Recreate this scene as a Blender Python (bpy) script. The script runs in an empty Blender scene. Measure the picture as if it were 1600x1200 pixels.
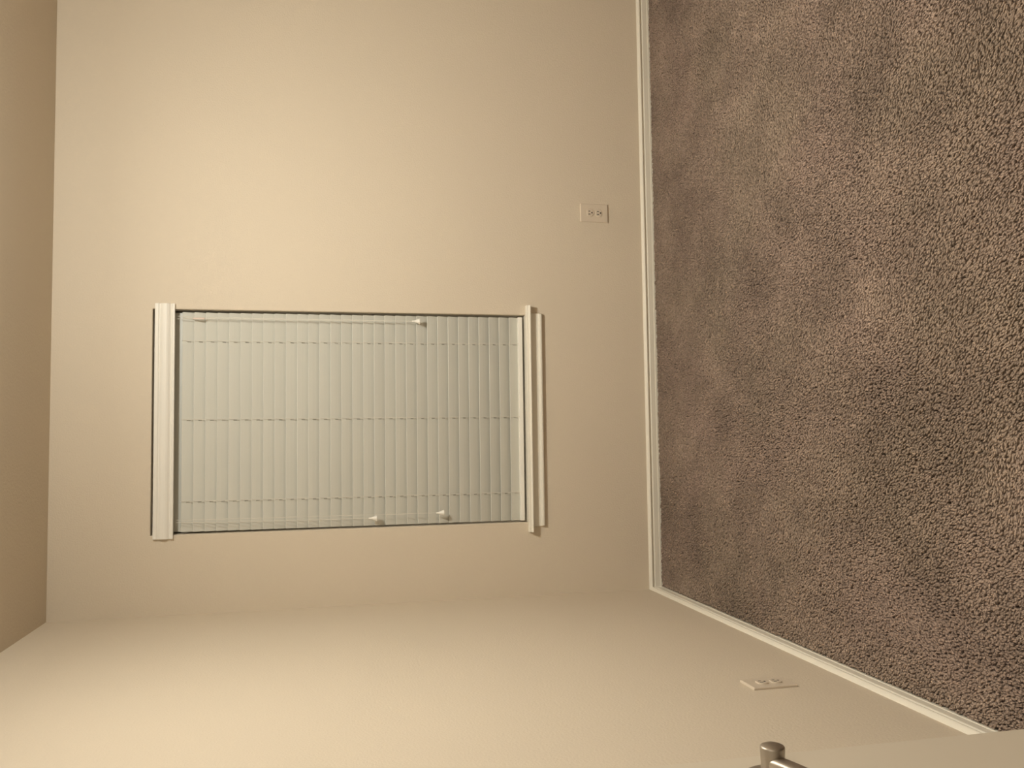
import bpy, bmesh, math, random
import numpy as np
from mathutils import Vector, Matrix, noise
random.seed(7)
PI = math.pi
scn = bpy.context.scene
COL = scn.collection

# ------------------------------------------------------------------ materials
def new_mat(name, color, rough=0.6, metal=0.0, spec=0.5, bump_scale=None, bump=0.0, bump_dist=0.002, tint=0.0, tint_scale=3.0):
    m = bpy.data.materials.new(name); m.use_nodes = True
    nt = m.node_tree; b = nt.nodes['Principled BSDF']
    b.inputs['Base Color'].default_value = (*color, 1)
    b.inputs['Roughness'].default_value = rough
    b.inputs['Metallic'].default_value = metal
    b.inputs['Specular IOR Level'].default_value = spec
    tc = nt.nodes.new('ShaderNodeTexCoord')
    if tint:
        n = nt.nodes.new('ShaderNodeTexNoise'); n.inputs['Scale'].default_value = tint_scale
        n.inputs['Detail'].default_value = 4
        nt.links.new(tc.outputs['Object'], n.inputs['Vector'])
        r = nt.nodes.new('ShaderNodeMix'); r.data_type = 'RGBA'
        r.inputs['A'].default_value = (*[c * (1 - tint) for c in color], 1)
        r.inputs['B'].default_value = (*[min(1, c * (1 + tint)) for c in color], 1)
        nt.links.new(n.outputs['Fac'], r.inputs['Factor'])
        nt.links.new(r.outputs['Result'], b.inputs['Base Color'])
    if bump_scale:
        n = nt.nodes.new('ShaderNodeTexNoise'); n.inputs['Scale'].default_value = bump_scale
        n.inputs['Detail'].default_value = 3
        nt.links.new(tc.outputs['Object'], n.inputs['Vector'])
        bp = nt.nodes.new('ShaderNodeBump'); bp.inputs['Strength'].default_value = bump
        bp.inputs['Distance'].default_value = bump_dist
        nt.links.new(n.outputs['Fac'], bp.inputs['Height'])
        nt.links.new(bp.outputs['Normal'], b.inputs['Normal'])
    return m

WALL = new_mat('beige_wall_paint', (0.70, 0.615, 0.50), 0.65, spec=0.3, bump_scale=170, bump=0.35, bump_dist=0.003, tint=0.02, tint_scale=1.2)
CEIL = new_mat('beige_ceiling_paint', (0.66, 0.57, 0.45), 0.8, spec=0.2, bump_scale=120, bump=0.35, bump_dist=0.003)
TRIM = new_mat('cream_trim_paint', (0.83, 0.79, 0.70), 0.4, spec=0.4, bump_scale=60, bump=0.05)
DOORM = new_mat('cream_door_paint', (0.70, 0.625, 0.515), 0.45, spec=0.4, bump_scale=90, bump=0.08)
VALANCE = new_mat('white_valance', (0.86, 0.835, 0.775), 0.42, spec=0.4, tint=0.01, tint_scale=9)
BLIND = new_mat('white_faux_wood', (0.69, 0.69, 0.635), 0.42, spec=0.4, tint=0.015, tint_scale=9)
CORD = new_mat('white_cord', (0.74, 0.71, 0.64), 0.8)
TASSEL = new_mat('white_plastic_tassel', (0.86, 0.84, 0.78), 0.35)
PINK = new_mat('pinkish_plastic', (0.80, 0.66, 0.58), 0.4)
PLATE = new_mat('almond_plastic_plate', (0.70, 0.61, 0.50), 0.35, spec=0.4)
SLOT = new_mat('dark_slot', (0.02, 0.015, 0.012), 0.8)
NICKEL = new_mat('satin_nickel', (0.46, 0.41, 0.35), 0.47, metal=1.0)
VINYL = new_mat('white_vinyl_frame', (0.8, 0.8, 0.78), 0.4)
BACKING = new_mat('carpet_backing', (0.075, 0.055, 0.042), 0.95, spec=0.05, bump_scale=300, bump=0.6, bump_dist=0.004)

GLASS = bpy.data.materials.new('window_glass'); GLASS.use_nodes = True
g = GLASS.node_tree.nodes['Principled BSDF']
g.inputs['Base Color'].default_value = (1, 1, 1, 1); g.inputs['Roughness'].default_value = 0.0
g.inputs['Transmission Weight'].default_value = 1.0; g.inputs['IOR'].default_value = 1.45

CARPET = bpy.data.materials.new('brown_carpet_yarn'); CARPET.use_nodes = True
nt = CARPET.node_tree; b = nt.nodes['Principled BSDF']
b.inputs['Roughness'].default_value = 0.95; b.inputs['Specular IOR Level'].default_value = 0.05
at = nt.nodes.new('ShaderNodeAttribute'); at.attribute_name = 'yarn'
nt.links.new(at.outputs['Color'], b.inputs['Base Color'])

# ------------------------------------------------------------------ helpers
def obj(name, bm, mat, parent=None, smooth=False, loc=None):
    me = bpy.data.meshes.new(name)
    bmesh.ops.recalc_face_normals(bm, faces=bm.faces)
    bm.to_mesh(me); bm.free()
    me.materials.append(mat)
    if smooth:
        for p in me.polygons: p.use_smooth = True
    o = bpy.data.objects.new(name, me); COL.objects.link(o)
    if parent is not None: o.parent = parent
    if loc: o.location = loc
    return o

def empty(name, loc=(0, 0, 0)):
    o = bpy.data.objects.new(name, None); COL.objects.link(o)
    o.location = loc; o.empty_display_size = 0.1
    return o

def tag(o, label, cat, group=None, kind=None):
    o['label'] = label; o['category'] = cat
    if group: o['group'] = group
    if kind: o['kind'] = kind
    return o

def box(bm, x0, x1, y0, y1, z0, z1, bev=0.0, seg=2):
    r = bmesh.ops.create_cube(bm, size=1.0)
    vs = r['verts']
    for v in vs:
        v.co = Vector(((x0 + x1) / 2 + v.co.x * (x1 - x0), (y0 + y1) / 2 + v.co.y * (y1 - y0), (z0 + z1) / 2 + v.co.z * (z1 - z0)))
    if bev:
        es = list({e for v in vs for e in v.link_edges})
        bmesh.ops.bevel(bm, geom=es, offset=bev, segments=seg, affect='EDGES', profile=0.5)

def boxbm(*a, **k):
    bm = bmesh.new(); box(bm, *a, **k); return bm

def extrude_profile(bm, prof, p0, p1, frame):
    """closed profile list of (a,b); frame(a,b,t)->Vector with t the position along the run"""
    n = len(prof)
    A = [bm.verts.new(frame(a, c, p0, 0)) for a, c in prof]
    B = [bm.verts.new(frame(a, c, p1, 1)) for a, c in prof]
    for i in range(n):
        j = (i + 1) % n
        bm.faces.new((A[i], A[j], B[j], B[i]))
    bm.faces.new(A); bm.faces.new(B)

def tube(bm, pts, r, n=6, caps=True):
    rings = []
    P = [Vector(p) for p in pts]
    for i, p in enumerate(P):
        d = (P[min(i + 1, len(P) - 1)] - P[max(i - 1, 0)]).normalized()
        a = Vector((1, 0, 0)) if abs(d.x) < 0.8 else Vector((0, 0, 1))
        u = d.cross(a).normalized(); w = d.cross(u)
        rr = r[i] if isinstance(r, (list, tuple)) else r
        rings.append([bm.verts.new(p + (u * math.cos(2 * PI * k / n) + w * math.sin(2 * PI * k / n)) * rr) for k in range(n)])
    for a, c in zip(rings, rings[1:]):
        for k in range(n):
            bm.faces.new((a[k], a[(k + 1) % n], c[(k + 1) % n], c[k]))
    if caps:
        bm.faces.new(rings[0]); bm.faces.new(rings[-1])

def lathe(bm, prof, M, n=24):
    """prof list of (r,h) along local +Z, mapped with matrix M"""
    rings = []
    for r, h in prof:
        if r < 1e-6: rings.append([bm.verts.new(M @ Vector((0, 0, h)))])
        else: rings.append([bm.verts.new(M @ Vector((r * math.cos(2 * PI * k / n), r * math.sin(2 * PI * k / n), h))) for k in range(n)])
    for a, c in zip(rings, rings[1:]):
        for k in range(n):
            q = [a[k % len(a)], a[(k + 1) % len(a)], c[(k + 1) % len(c)], c[k % len(c)]]
            q = list(dict.fromkeys(q))
            if len(q) > 2: bm.faces.new(q)
    if len(rings[0]) > 1: bm.faces.new(rings[0])
    if len(rings[-1]) > 1: bm.faces.new(rings[-1])

# ------------------------------------------------------------------ room numbers (metres)
H = 2.42; XR = 3.60; YN = -3.27; YH = -4.9
FZ = -0.013                                   # carpet backing level; pile tips at 0
WX0, WX1, WZ0, WZ1 = 0.3035, 1.1755, 0.5640, 2.0612   # window opening
WT = 0.15

# ------------------------------------------------------------------ setting
def struct(o): o['kind'] = 'structure'; return o

struct(obj('floor', boxbm(-0.15, XR + 0.15, YH - 0.15, 0.15, FZ - 0.10, FZ), BACKING))
struct(obj('ceiling', boxbm(-0.15, XR + 0.15, YH - 0.15, 0.15, H, H + 0.1), CEIL))
struct(obj('wall_left', boxbm(-0.15, 0, YH, 0, FZ, H), WALL))
struct(obj('wall_right', boxbm(XR, XR + 0.15, YH, 0, FZ, H), WALL))
struct(obj('wall_hall', boxbm(-0.15, XR + 0.15, YH - 0.15, YH, FZ, H), WALL))

def pierced_wall(x0, x1, z0, z1, hx0, hx1, hz0, hz1, yf, yb, bev):
    bm = bmesh.new()
    def ring(y): return [bm.verts.new((x, y, z)) for x, z in ((x0, z0), (x1, z0), (x1, z1), (x0, z1))], \
                        [bm.verts.new((x, y, z)) for x, z in ((hx0, hz0), (hx1, hz0), (hx1, hz1), (hx0, hz1))]
    fo, fi = ring(yf); bo, bi = ring(yb)
    for i in range(4):
        j = (i + 1) % 4
        bm.faces.new((fo[i], fo[j], fi[j], fi[i])); bm.faces.new((bo[i], bo[j], bi[j], bi[i]))
        bm.faces.new((fi[i], fi[j], bi[j], bi[i])); bm.faces.new((fo[i], fo[j], bo[j], bo[i]))
    if bev:
        es = [e for e in bm.edges if all(v in fi for v in e.verts)]
        bmesh.ops.bevel(bm, geom=es, offset=bev, segments=4, affect='EDGES', profile=0.5)
    return bm
struct(obj('wall_back', pierced_wall(-0.15, XR + 0.15, FZ, H, WX0, WX1, WZ0, WZ1, 0, WT, 0.004), WALL))
# wall towards the hall, with the doorway the photograph is taken through
nb = bmesh.new()
box(nb, 0, 0.17, YN - 0.12, YN, FZ, H); box(nb, 1.0, XR, YN - 0.12, YN, FZ, H); box(nb, 0.17, 1.0, YN - 0.12, YN, 2.05, H)
struct(obj('wall_front', nb, WALL))

# baseboards: bead on top, cove below it, flat face, groove and lip at the carpet
BASE = [(0, FZ), (0.0128, FZ), (0.0128, 0.0022), (0.0122, 0.0042), (0.0112, 0.0048), (0.0112, 0.0060),
        (0.0112, 0.0252), (0.0100, 0.0270), (0.0064, 0.0284), (0.0048, 0.0305), (0.0048, 0.0340), (0.0090, 0.0354), (0.0122, 0.0372),
        (0.0124, 0.0400), (0.0106, 0.0432), (0.0072, 0.0464), (0.0036, 0.0490), (0.0, 0.0500)]
def baseboard(name, side, a, c):
    bm = bmesh.new()
    if side == 'back':
        fr = lambda d, z, t, e: Vector((t + (0.0, 0)[e] + (d if e == 0 else -d) , -d, z))
    elif side == 'left':
        fr = lambda d, z, t, e: Vector((d, t - (d if e == 0 else -d) * (1 if e == 0 else 0), z))
    elif side == 'right':
        fr = lambda d, z, t, e: Vector((XR - d, t - (d if e == 0 else 0), z))
    else:
        fr = lambda d, z, t, e: Vector((t, YN + d, z))
    extrude_profile(bm, BASE, a, c, fr)
    return struct(obj(name, bm, TRIM))
baseboard('baseboard_back', 'back', 0, XR)
baseboard('baseboard_left', 'left', 0, YN)
baseboard('baseboard_right', 'right', 0, YN)
baseboard('baseboard_front', 'front', 1.02, XR - 0.016)

# ------------------------------------------------------------------ window_1: frame, glass, sill, apron
win = empty('window_1', ((WX0 + WX1) / 2, 0.10, WZ0)); struct(win)
wl = Vector(win.location)
def wobj(name, bm, mat, **k):
    bmesh.ops.translate(bm, verts=bm.verts, vec=-wl)
    return obj(name, bm, mat, win, **k)
SZ = 0.580                                   # top of the stool
fb = bmesh.new(); fw = 0.045
box(fb, WX0, WX0 + fw, 0.09, 0.14, SZ, WZ1, 0.003); box(fb, WX1 - fw, WX1, 0.09, 0.14, SZ, WZ1, 0.003)
box(fb, WX0 + fw, WX1 - fw, 0.09, 0.14, SZ, SZ + fw, 0.003); box(fb, WX0 + fw, WX1 - fw, 0.09, 0.14, WZ1 - fw, WZ1, 0.003)
box(fb, WX0 + fw, WX1 - fw, 0.095, 0.135, 1.30, 1.34, 0.003)
wobj('window_frame', fb, VINYL)
wobj('glass_pane', boxbm(WX0 + fw, WX1 - fw, 0.112, 0.117, SZ + fw, 1.30), GLASS)
wobj('glass_pane', boxbm(WX0 + fw, WX1 - fw, 0.112, 0.117, 1.34, WZ1 - fw), GLASS)
# stool: one board with horns lapping the wall, rounded nose
HX0, HX1 = 0.2655, 1.2135
sb = bmesh.new()
box(sb, WX0 + .0005, WX1 - .0005, -0.001, 0.09, 0.5645, SZ)
NOSE = [(-0.0005, SZ), (-0.0230, SZ), (-0.0252, SZ - .0006), (-0.0263, SZ - .0020), (-0.0266, 0.5722), (-0.0276, 0.5708), (-0.0318, 0.5694),
        (-0.0340, 0.5676), (-0.0346, 0.5655), (-0.0338, 0.5634), (-0.0322, 0.5625), (-0.0005, 0.5625)]
extrude_profile(sb, NOSE, HX0, HX1, lambda y, z, t, e: Vector((t, y, z)))
wobj('window_sill', sb, TRIM)
# apron: thin moulding in the sill's shade with a thick lip along its foot
AP = [(0, 0.5623), (0.0075, 0.5623), (0.0075, 0.5262), (0.0095, 0.5242), (0.0150, 0.5222), (0.0172, 0.5200), (0.0176, 0.5160), (0.0165, 0.5125), (0.0140, 0.5108), (0, 0.5108)]
ab = bmesh.new()
extrude_profile(ab, AP, 0.2855, 1.1835, lambda d, z, t, e: Vector((t + (d * 0.3 if e == 0 else -d * 0.3), -d, z)))
wobj('apron', ab, TRIM)

# ------------------------------------------------------------------ window blind
bl = empty('window_blind', ((WX0 + WX1) / 2, 0.03, SZ + 0.017))
tag(bl, 'closed white horizontal-slat blind with moulded valance hanging in the window', 'window blind')
bv = Vector(bl.location)
def bobj(name, bm, mat, parent=None, smooth=False):
    bmesh.ops.translate(bm, verts=bm.verts, vec=-bv)
    o = obj(name, bm, mat, bl, smooth=smooth)
    if parent is not None:
        o.parent = parent; o.location = (0, 0, 0)
    return o
BX0, BX1 = 0.3110, 1.1668
# headrail
bobj('headrail', boxbm(BX0 - .001, BX1 + .001, 0.044, 0.078, 1.9555, 2.030, 0.002), BLIND)
# valance: cornice profile with returns back to the wall
VP = [(-0.031, 1.9770), (-0.0325, 1.9790), (-0.0325, 1.9835), (-0.0310, 1.9860), (-0.0270, 1.9885), (-0.0262, 1.9905), (-0.0285, 1.9935),
      (-0.0330, 1.9990), (-0.0355, 2.0060), (-0.0360, 2.0130), (-0.0350, 2.0200), (-0.0325, 2.0265), (-0.0290, 2.0310), (-0.0288, 2.0335),
      (-0.0315, 2.0360), (-0.0325, 2.0385), (-0.0325, 2.0445), (-0.0310, 2.0500), (-0.0240, 2.0510), (-0.0240, 1.9770)]
VP = [(y + 0.0205, z + 0.0015) for y, z in VP]
vb = bmesh.new()
VX0, VX1 = 0.2900, 1.1960
extrude_profile(vb, VP, VX0, VX1, lambda y, z, t, e: Vector((t, y, z)))
box(vb, VX0, VX0 + 0.008, -0.0040, -0.0005, 1.980, 2.051); box(vb, VX1 - 0.008, VX1, -0.0040, -0.0005, 1.980, 2.051)
bobj('valance', vb, VALANCE)
# slats: room edge up, closed; each with three routed slots for the cords
YF = 0.0175; TAU = math.radians(20); PITCH = 0.04358; ZB = 0.647; NS = 31
LX = (0.4250, 0.7420, 1.0500); SLW = 0.0505
def slat_bm():
    bm = bmesh.new()
    xs = [BX0]
    for x in LX: xs += [x - 0.0015, x + 0.0015]
    xs.append(BX1)
    ds = [0.0, 0.019, 0.033, SLW]
    V = {}
    for i, x in enumerate(xs):
        for j, d in enumerate(ds):
            crown = 0.0009 * math.sin(PI * d / SLW)
            V[i, j] = bm.verts.new((x - bv.x, d * math.sin(TAU) - crown * math.cos(TAU), -d * math.cos(TAU)))
    for i in range(len(xs) - 1):
        for j in range(3):
            if i % 2 == 1 and j == 1: continue
            bm.faces.new((V[i, j], V[i + 1, j], V[i + 1, j + 1], V[i, j + 1]))
    return bm
sl0 = obj('slat', slat_bm(), BLIND, bl)
so = sl0.modifiers.new('thick', 'SOLIDIFY'); so.thickness = 0.0030; so.offset = 0
be = sl0.modifiers.new('round', 'BEVEL'); be.width = 0.0012; be.segments = 3; be.limit_method = 'ANGLE'
rs = random.Random(3)
tops = []
for k in range(NS):
    o = sl0 if k == 0 else sl0.copy()
    if k: COL.objects.link(o); o.parent = bl
    z = ZB + k * PITCH
    o.location = (0, YF - bv.y + rs.uniform(-.0006, .0006), z - bv.z)
    o.rotation_euler = (math.radians(rs.uniform(-1.1, 1.1)), math.radians(rs.uniform(-.03, .03)), 0)
    tops.append(z)
# bottom rail
bobj('bottom_rail', boxbm(BX0 - .001, BX1 + .001, 0.010, 0.060, 0.5905, 0.6080, 0.003, 3), VALANCE)
# ladders: front and rear cord with the rungs
for lx in LX:
    lb = bmesh.new()
    fp = [(lx + 0.004, 0.0090, 0.6060)]
    for z in tops: fp.append((lx + 0.004 + rs.uniform(-.0008, .0008), YF - 0.0022, z - 0.0005))
    fp.append((lx + 0.004, 0.036, 1.9590))
    tube(lb, fp, 0.0008, 5)
    dx = SLW * math.sin(TAU)
    tube(lb, [(lx + 0.004, YF + dx + 0.004, z - SLW * math.cos(TAU)) for z in tops] + [(lx + 0.004, 0.052, 1.9590)], 0.0008, 5)
    bobj('ladder_cord', lb, CORD)
    cb = bmesh.new()
    tube(cb, [(lx, YF + 0.0085, 0.607), (lx, YF + 0.0085, 1.9400), (lx, 0.05, 1.9590)], 0.0009, 5)
    bobj('inner_lift_cord', cb, CORD)
# pull cords with bell tassels
def bell(x, y, ztop, h=0.032, r=0.0122):
    bm = bmesh.new()
    prof = [(0.0022, 0), (0.0034, -0.002), (0.0036, -0.008), (0.0050, -0.013), (r * 0.72, -h * 0.68), (r * 0.93, -h * 0.88), (r, -h * 0.97), (r * 0.95, -h), (0, -h)]
    lathe(bm, prof, Matrix.Translation((x, y, ztop)), 20)
    return bm
def cord(name, pts, r=0.0009):
    cb = bmesh.new(); tube(cb, pts, r, 6); return bobj(name, cb, CORD)
# right side: raising cords, joined by a small connector near the top
c = cord('pull_cord', [(1.1370, -0.0040, 1.9700), (1.1392, -0.0060, 1.90), (1.1395, -0.0085, 1.50), (1.1405, -0.0100, 1.0590)])
bobj('tassel', bell(1.1405, -0.0125, 1.0600), TASSEL, c, True)
pb = bmesh.new(); lathe(pb, [(0.0018, 0), (0.0030, -0.003), (0.0038, -0.030), (0.0038, -0.042), (0.0022, -0.046)], Matrix.Translation((1.1392, -0.0060, 1.9140)), 14)
bobj('cord_connector', pb, PINK, c, True)
cord('pull_cord', [(1.1480, 0.0010, 1.9700), (1.1440, -0.0050, 1.86), (1.1430, -0.0080, 1.45), (1.1412, -0.0105, 1.0590)])
# left side: two tilt cords, one tassel each at its own height
c = cord('tilt_cord', [(0.3500, 0.0000, 1.9700), (0.3460, -0.0060, 1.80), (0.3440, -0.0090, 1.40), (0.3435, -0.0110, 1.2370)])
bobj('tassel', bell(0.3435, -0.0125, 1.2380), TASSEL, c, True)
c = cord('tilt_cord', [(0.3600, 0.0000, 1.9700), (0.3585, -0.0060, 1.80), (0.3570, -0.0090, 1.30), (0.3560, -0.0110, 0.9660)])
bobj('tassel', bell(0.3560, -0.0125, 0.9670), TASSEL, c, True)

# ------------------------------------------------------------------ outlets
def outlet(loc, rz, label):
    """built in local x (along wall), local -y (out of wall), z up; origin at plate centre on the wall"""
    e = empty('electrical_outlet', loc); e.rotation_euler = (0, 0, rz)
    tag(e, label, 'outlet', 'wall outlets')
    w, h, t = 0.0395, 0.0620, 0.0062
    # plate with openings left for the two receptacles
    pb = bmesh.new()
    box(pb, -w, w, -t, -0.0002, -h, h)
    es = [q for q in pb.edges if all(v.co.y < -t + 1e-4 for v in q.verts)]
    bmesh.ops.bevel(pb, geom=es, offset=0.0028, segments=3, affect='EDGES', profile=0.45)
    obj('cover_plate', pb, PLATE, e)
    for s in (1, -1):
        zc = s * 0.0195
        rb = bmesh.new()
        R = 0.0172; n = 40
        def ringv(r, y, clip): return [rb.verts.new((r * math.cos(2 * PI * k / n), y, zc + max(-clip, min(clip, r * math.sin(2 * PI * k / n))))) for k in range(n)]
        a = ringv(R, -t + .0004, 0.0142); c1 = ringv(R - .0003, -t - .0024, 0.0139); d = ringv(R - .0012, -t - .0030, 0.0130)
        for p, q in ((a, c1), (c1, d)):
            for k in range(n): rb.faces.new((p[k], p[(k + 1) % n], q[(k + 1) % n], q[k]))
        rb.faces.new(d); rb.faces.new(a)
        r_ = obj('receptacle', rb, PLATE, e)
        for sx, hh in ((-0.0064, 0.0046), (0.0064, 0.0040)):
            obj('slot', boxbm(sx - 0.0016, sx + 0.0016, -t - .0033, -t - .0010, zc + 0.0035 - hh, zc + 0.0035 + hh), SLOT, r_)
        gb = bmesh.new(); lathe(gb, [(0.0031, -0.0015), (0.0031, 0)], Matrix.Translation((0, -t - .0033, zc - 0.0078)) @ Matrix.Rotation(PI / 2, 4, 'X'), 14)
        obj('ground_hole', gb, SLOT, r_)
    kb = bmesh.new(); lathe(kb, [(0.0033, -.0005), (0.0033, 0.0006), (0.0022, 0.0011)], Matrix.Translation((0, -t, 0)) @ Matrix.Rotation(PI / 2, 4, 'X'), 16)
    obj('screw', kb, PLATE, e)
    return e
outlet((1.6260, 0, 0.2660), 0, 'almond double outlet on the window wall, low between window and carpet')
outlet((0, -1.4215, 0.2730), PI / 2, 'almond double outlet on the side wall, near the door handle')

# ------------------------------------------------------------------ door, open against the left wall
XD = 0.222; YE = -2.4400
door = struct(obj('door_1', boxbm(XD - 0.035, XD, YN + 0.012, YE, 0.012, 2.032, 0.0015), DOORM))
HY, HZ = YE - 0.080, 0.8645
hd = empty('door_handle', (XD, HY, HZ)); hd.parent = door; hd['label'] = 'satin nickel lever handle'
RX = Matrix.Rotation(PI / 2, 4, 'Y')         # local z -> world +x
rb = bmesh.new(); lathe(rb, [(0.0365, 0), (0.0365, 0.003), (0.0352, 0.0055), (0.0300, 0.0080), (0.0215, 0.0098), (0.0170, 0.0105), (0, 0.0105)], RX, 48)
obj('rosette', rb, NICKEL, hd, True)
nbm = bmesh.new(); lathe(nbm, [(0.0160, 0.009), (0.0151, 0.013), (0.0149, 0.022), (0.0152, 0.032), (0.0156, 0.0390), (0.0155, 0.0404), (0.0150, 0.0416), (0.0138, 0.0425), (0.0105, 0.0439), (0.0060, 0.0450), (0, 0.0455)], RX, 40)
obj('neck', nbm, NICKEL, hd, True)
# lever: sweeps from the neck back towards the hinge side, flat oval section
lv = bmesh.new(); path = []
N = 26; rings = []
for i in range(N):
    t = i / (N - 1)
    y = 0.002 - 0.114 * t
    x = 0.0205 + 0.005 * math.sin(t * PI * 0.9)
    z = 0.002 - 0.034 * t + 0.012 * t * t
    hh = 0.0127 - 0.0014 * t                                 # half height
    ww = 0.0050 * (1 - t) ** 2 + 0.0050                      # half thickness
    if i == N - 1: hh *= .55; ww *= .55
    rings.append([lv.verts.new((x + ww * math.copysign(abs(math.cos(a)) ** .8, math.cos(a)), y, z + hh * math.copysign(abs(math.sin(a)) ** .8, math.sin(a)))) for a in [2 * PI * k / 24 for k in range(24)]])
for a, c1 in zip(rings, rings[1:]):
    for k in range(24): lv.faces.new((a[k], a[(k + 1) % 24], c1[(k + 1) % 24], c1[k]))
lv.faces.new(rings[0]); lv.faces.new(rings[-1])
obj('lever', lv, NICKEL, hd, True)

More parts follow.
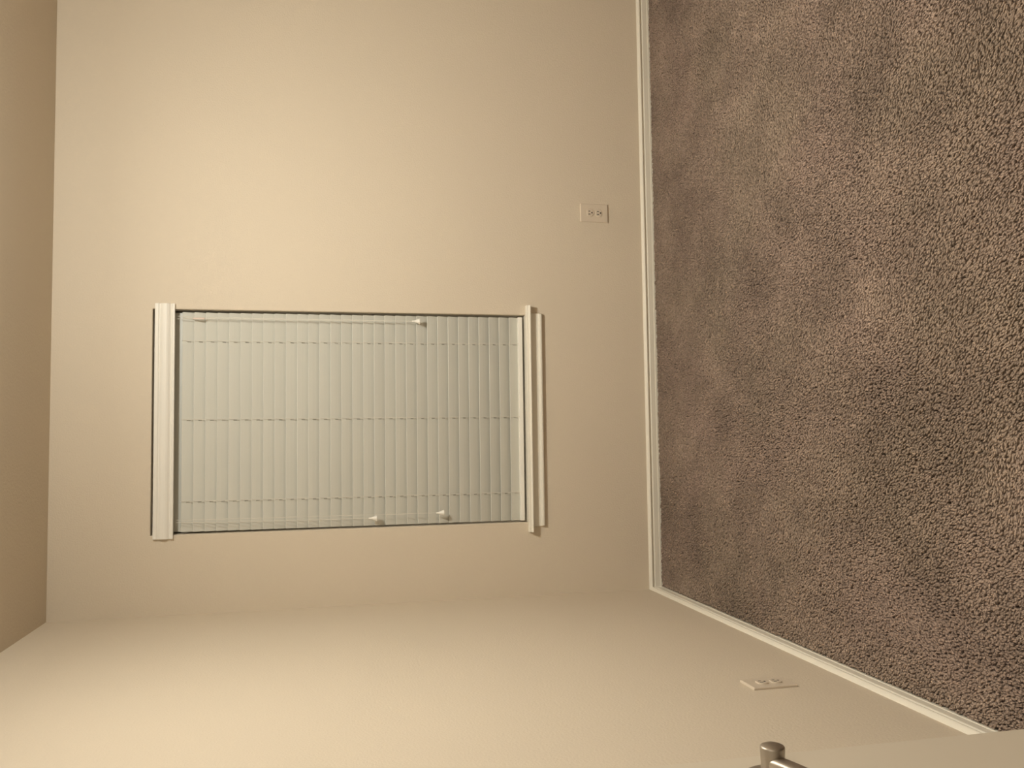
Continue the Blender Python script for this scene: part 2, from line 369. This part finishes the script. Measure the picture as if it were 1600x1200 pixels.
# ------------------------------------------------------------------ carpet pile
def carpet():
    rng = np.random.default_rng(11)
    sp = 0.0060
    x0, x1, y0, y1 = 0.0125, 3.05, -2.55, -0.0125
    nx, ny = int((x1 - x0) / sp), int((y1 - y0) / sp)
    gx, gy = np.meshgrid(np.arange(nx), np.arange(ny), indexing='ij')
    X = (x0 + (gx + 0.5 + rng.uniform(-.48, .48, gx.shape)) * sp).ravel()
    Y = (y0 + (gy + 0.5 + rng.uniform(-.48, .48, gx.shape)) * sp).ravel()
    n = X.size
    # smooth fields: patches where the pile lies over one way or another
    G = 0.02
    fx, fy = int((x1 - x0) / G) + 3, int((y1 - y0) / G) + 3
    def field(scale, off, octv=4):
        a = np.empty((fx, fy))
        for i in range(fx):
            for j in range(fy):
                a[i, j] = noise.fractal(Vector((i * G * scale + off, j * G * scale * 0.8, off * 1.7)), 0.85, 2.1, octv)
        return a
    def samp(a):
        u = (X - x0) / G; v = (Y - y0) / G
        i = u.astype(int); j = v.astype(int); fu = u - i; fv = v - j
        return a[i, j] * (1 - fu) * (1 - fv) + a[i + 1, j] * fu * (1 - fv) + a[i, j + 1] * (1 - fu) * fv + a[i + 1, j + 1] * fu * fv
    A = samp(field(2.6, 3.1)); Bf = samp(field(3.4, 9.7)); Cf = samp(field(5.5, 21.3, 5))
    lean_x = 0.0035 * A + 0.0024 + rng.normal(0, .0013, n)
    lean_y = 0.0040 * Bf - 0.0036 + rng.normal(0, .0013, n)
    Ht = 0.0125 + rng.normal(0, .0009, n) + 0.0020 * Cf
    Rr = 0.0050 * rng.uniform(.8, 1.15, n)
    ph = rng.uniform(0, 2 * PI, n)
    # each tuft: root, belly, shoulder, crown; drawn out along the way it lies
    la = np.arctan2(lean_y, lean_x)
    vs = np.empty((n, 10, 3), np.float32)
    for k in range(3):
        for r, (fr, fh, tw) in enumerate(((.8, 0, 0), (1.10, .74, .5), (.95, .93, 1.1))):
            a = ph + 2 * PI * k / 3 + tw
            u = 1.65 * Rr * fr * np.cos(a); v = .76 * Rr * fr * np.sin(a)
            vs[:, 3 * r + k, 0] = X + lean_x * fh + u * np.cos(la) - v * np.sin(la)
            vs[:, 3 * r + k, 1] = Y + lean_y * fh + u * np.sin(la) + v * np.cos(la)
            vs[:, 3 * r + k, 2] = FZ + Ht * fh
    vs[:, 9, 0] = X + lean_x; vs[:, 9, 1] = Y + lean_y; vs[:, 9, 2] = FZ + Ht
    # keep the tips from running through the skirting
    lim = 0.0135
    vs[:, :, 0] = np.maximum(vs[:, :, 0], lim); vs[:, :, 1] = np.minimum(vs[:, :, 1], -lim)
    tri = []
    for k in range(3):
        j = (k + 1) % 3
        tri += [(k, j, 3 + j), (k, 3 + j, 3 + k), (3 + k, 3 + j, 6 + j), (3 + k, 6 + j, 6 + k), (6 + k, 6 + j, 9)]
    tri = np.array(tri, np.int32)
    F = (tri[None] + (np.arange(n, dtype=np.int32) * 10)[:, None, None]).reshape(-1)
    me = bpy.data.meshes.new('carpet_pile')
    me.vertices.add(n * 10); me.vertices.foreach_set('co', vs.reshape(-1))
    nf = n * 15
    me.loops.add(nf * 3); me.loops.foreach_set('vertex_index', F)
    me.polygons.add(nf); me.polygons.foreach_set('loop_start', np.arange(0, nf * 3, 3, dtype=np.int32))
    me.update(calc_edges=True)
    # yarn colours: each tuft its own shade, slow drift between two browns, patches paler and darker
    base = np.array([0.335, 0.252, 0.210]); alt = np.array([0.345, 0.270, 0.216])
    w = np.clip(0.5 + 0.9 * A, 0, 1)[:, None]
    c = (base * (1 - w) + alt * w) * (1 + 0.20 * np.clip(Cf, -1, 1) + 0.10 * np.clip(Bf, -1, 1))[:, None] * rng.normal(1, .10, n).clip(.6, 1.4)[:, None]
    ca = np.ones((n, 10, 4), np.float32); ca[:, :, :3] = c[:, None, :]
    at = me.color_attributes.new('yarn', 'FLOAT_COLOR', 'POINT'); at.data.foreach_set('color', ca.reshape(-1))
    me.materials.append(CARPET)
    me.polygons.foreach_set('use_smooth', np.ones(nf, bool))
    o = bpy.data.objects.new('carpet_pile', me); COL.objects.link(o)
    tag(o, 'mottled brown plush wall-to-wall carpet covering the floor', 'carpet', kind='stuff')
carpet()

# ------------------------------------------------------------------ light
def lamp(name, kind, loc, power, color, size, rot=(0, 0, 0)):
    d = bpy.data.lights.new(name, kind); d.energy = power; d.color = color
    if kind == 'AREA': d.shape = 'DISK'; d.size = size
    else: d.shadow_soft_size = size
    o = bpy.data.objects.new(name, d); COL.objects.link(o); o.location = loc; o.rotation_euler = rot
    return o
LC = (1.0, 0.97, 0.865)
lamp('ceiling_lamp', 'POINT', (1.48, -1.55, 2.29), 47, LC, 0.06)
lamp('ceiling_lamp', 'AREA', (1.48, -1.55, 2.22), 19, LC, 0.14)
lamp('hall_fill', 'AREA', (1.3, -4.2, 2.385), 14, LC, 0.25)  # added fill from the hall side, no known fixture; lifts door and near carpet

w = bpy.data.worlds.new('night'); scn.world = w; w.use_nodes = True
w.node_tree.nodes['Background'].inputs['Color'].default_value = (0.004, 0.005, 0.008, 1)

# ------------------------------------------------------------------ camera (phone held on its side)
cam = bpy.data.cameras.new('camera'); co = bpy.data.objects.new('camera', cam); COL.objects.link(co)
cam.sensor_width = 36.0; cam.lens = 36.0 * 1356.66 / 1600; cam.clip_start = 0.02
right = Vector((-0.01384094, -0.21519465, -0.97647309)); up = Vector((0.998096366, -0.0616711757, -0.000556371))
back = -Vector((0.06010052, 0.97462194, -0.21563859))
M = Matrix.Identity(4)
for i in range(3): M[i][0], M[i][1], M[i][2] = right[i], up[i], back[i]
M.translation = Vector((0.66330, -3.55814, 1.42825))
co.matrix_world = M
scn.camera = co

vs = scn.view_settings
vs.view_transform = 'Standard'; vs.look = 'None'; vs.gamma = 1.0; vs.use_curve_mapping = False; vs.exposure = 0.0
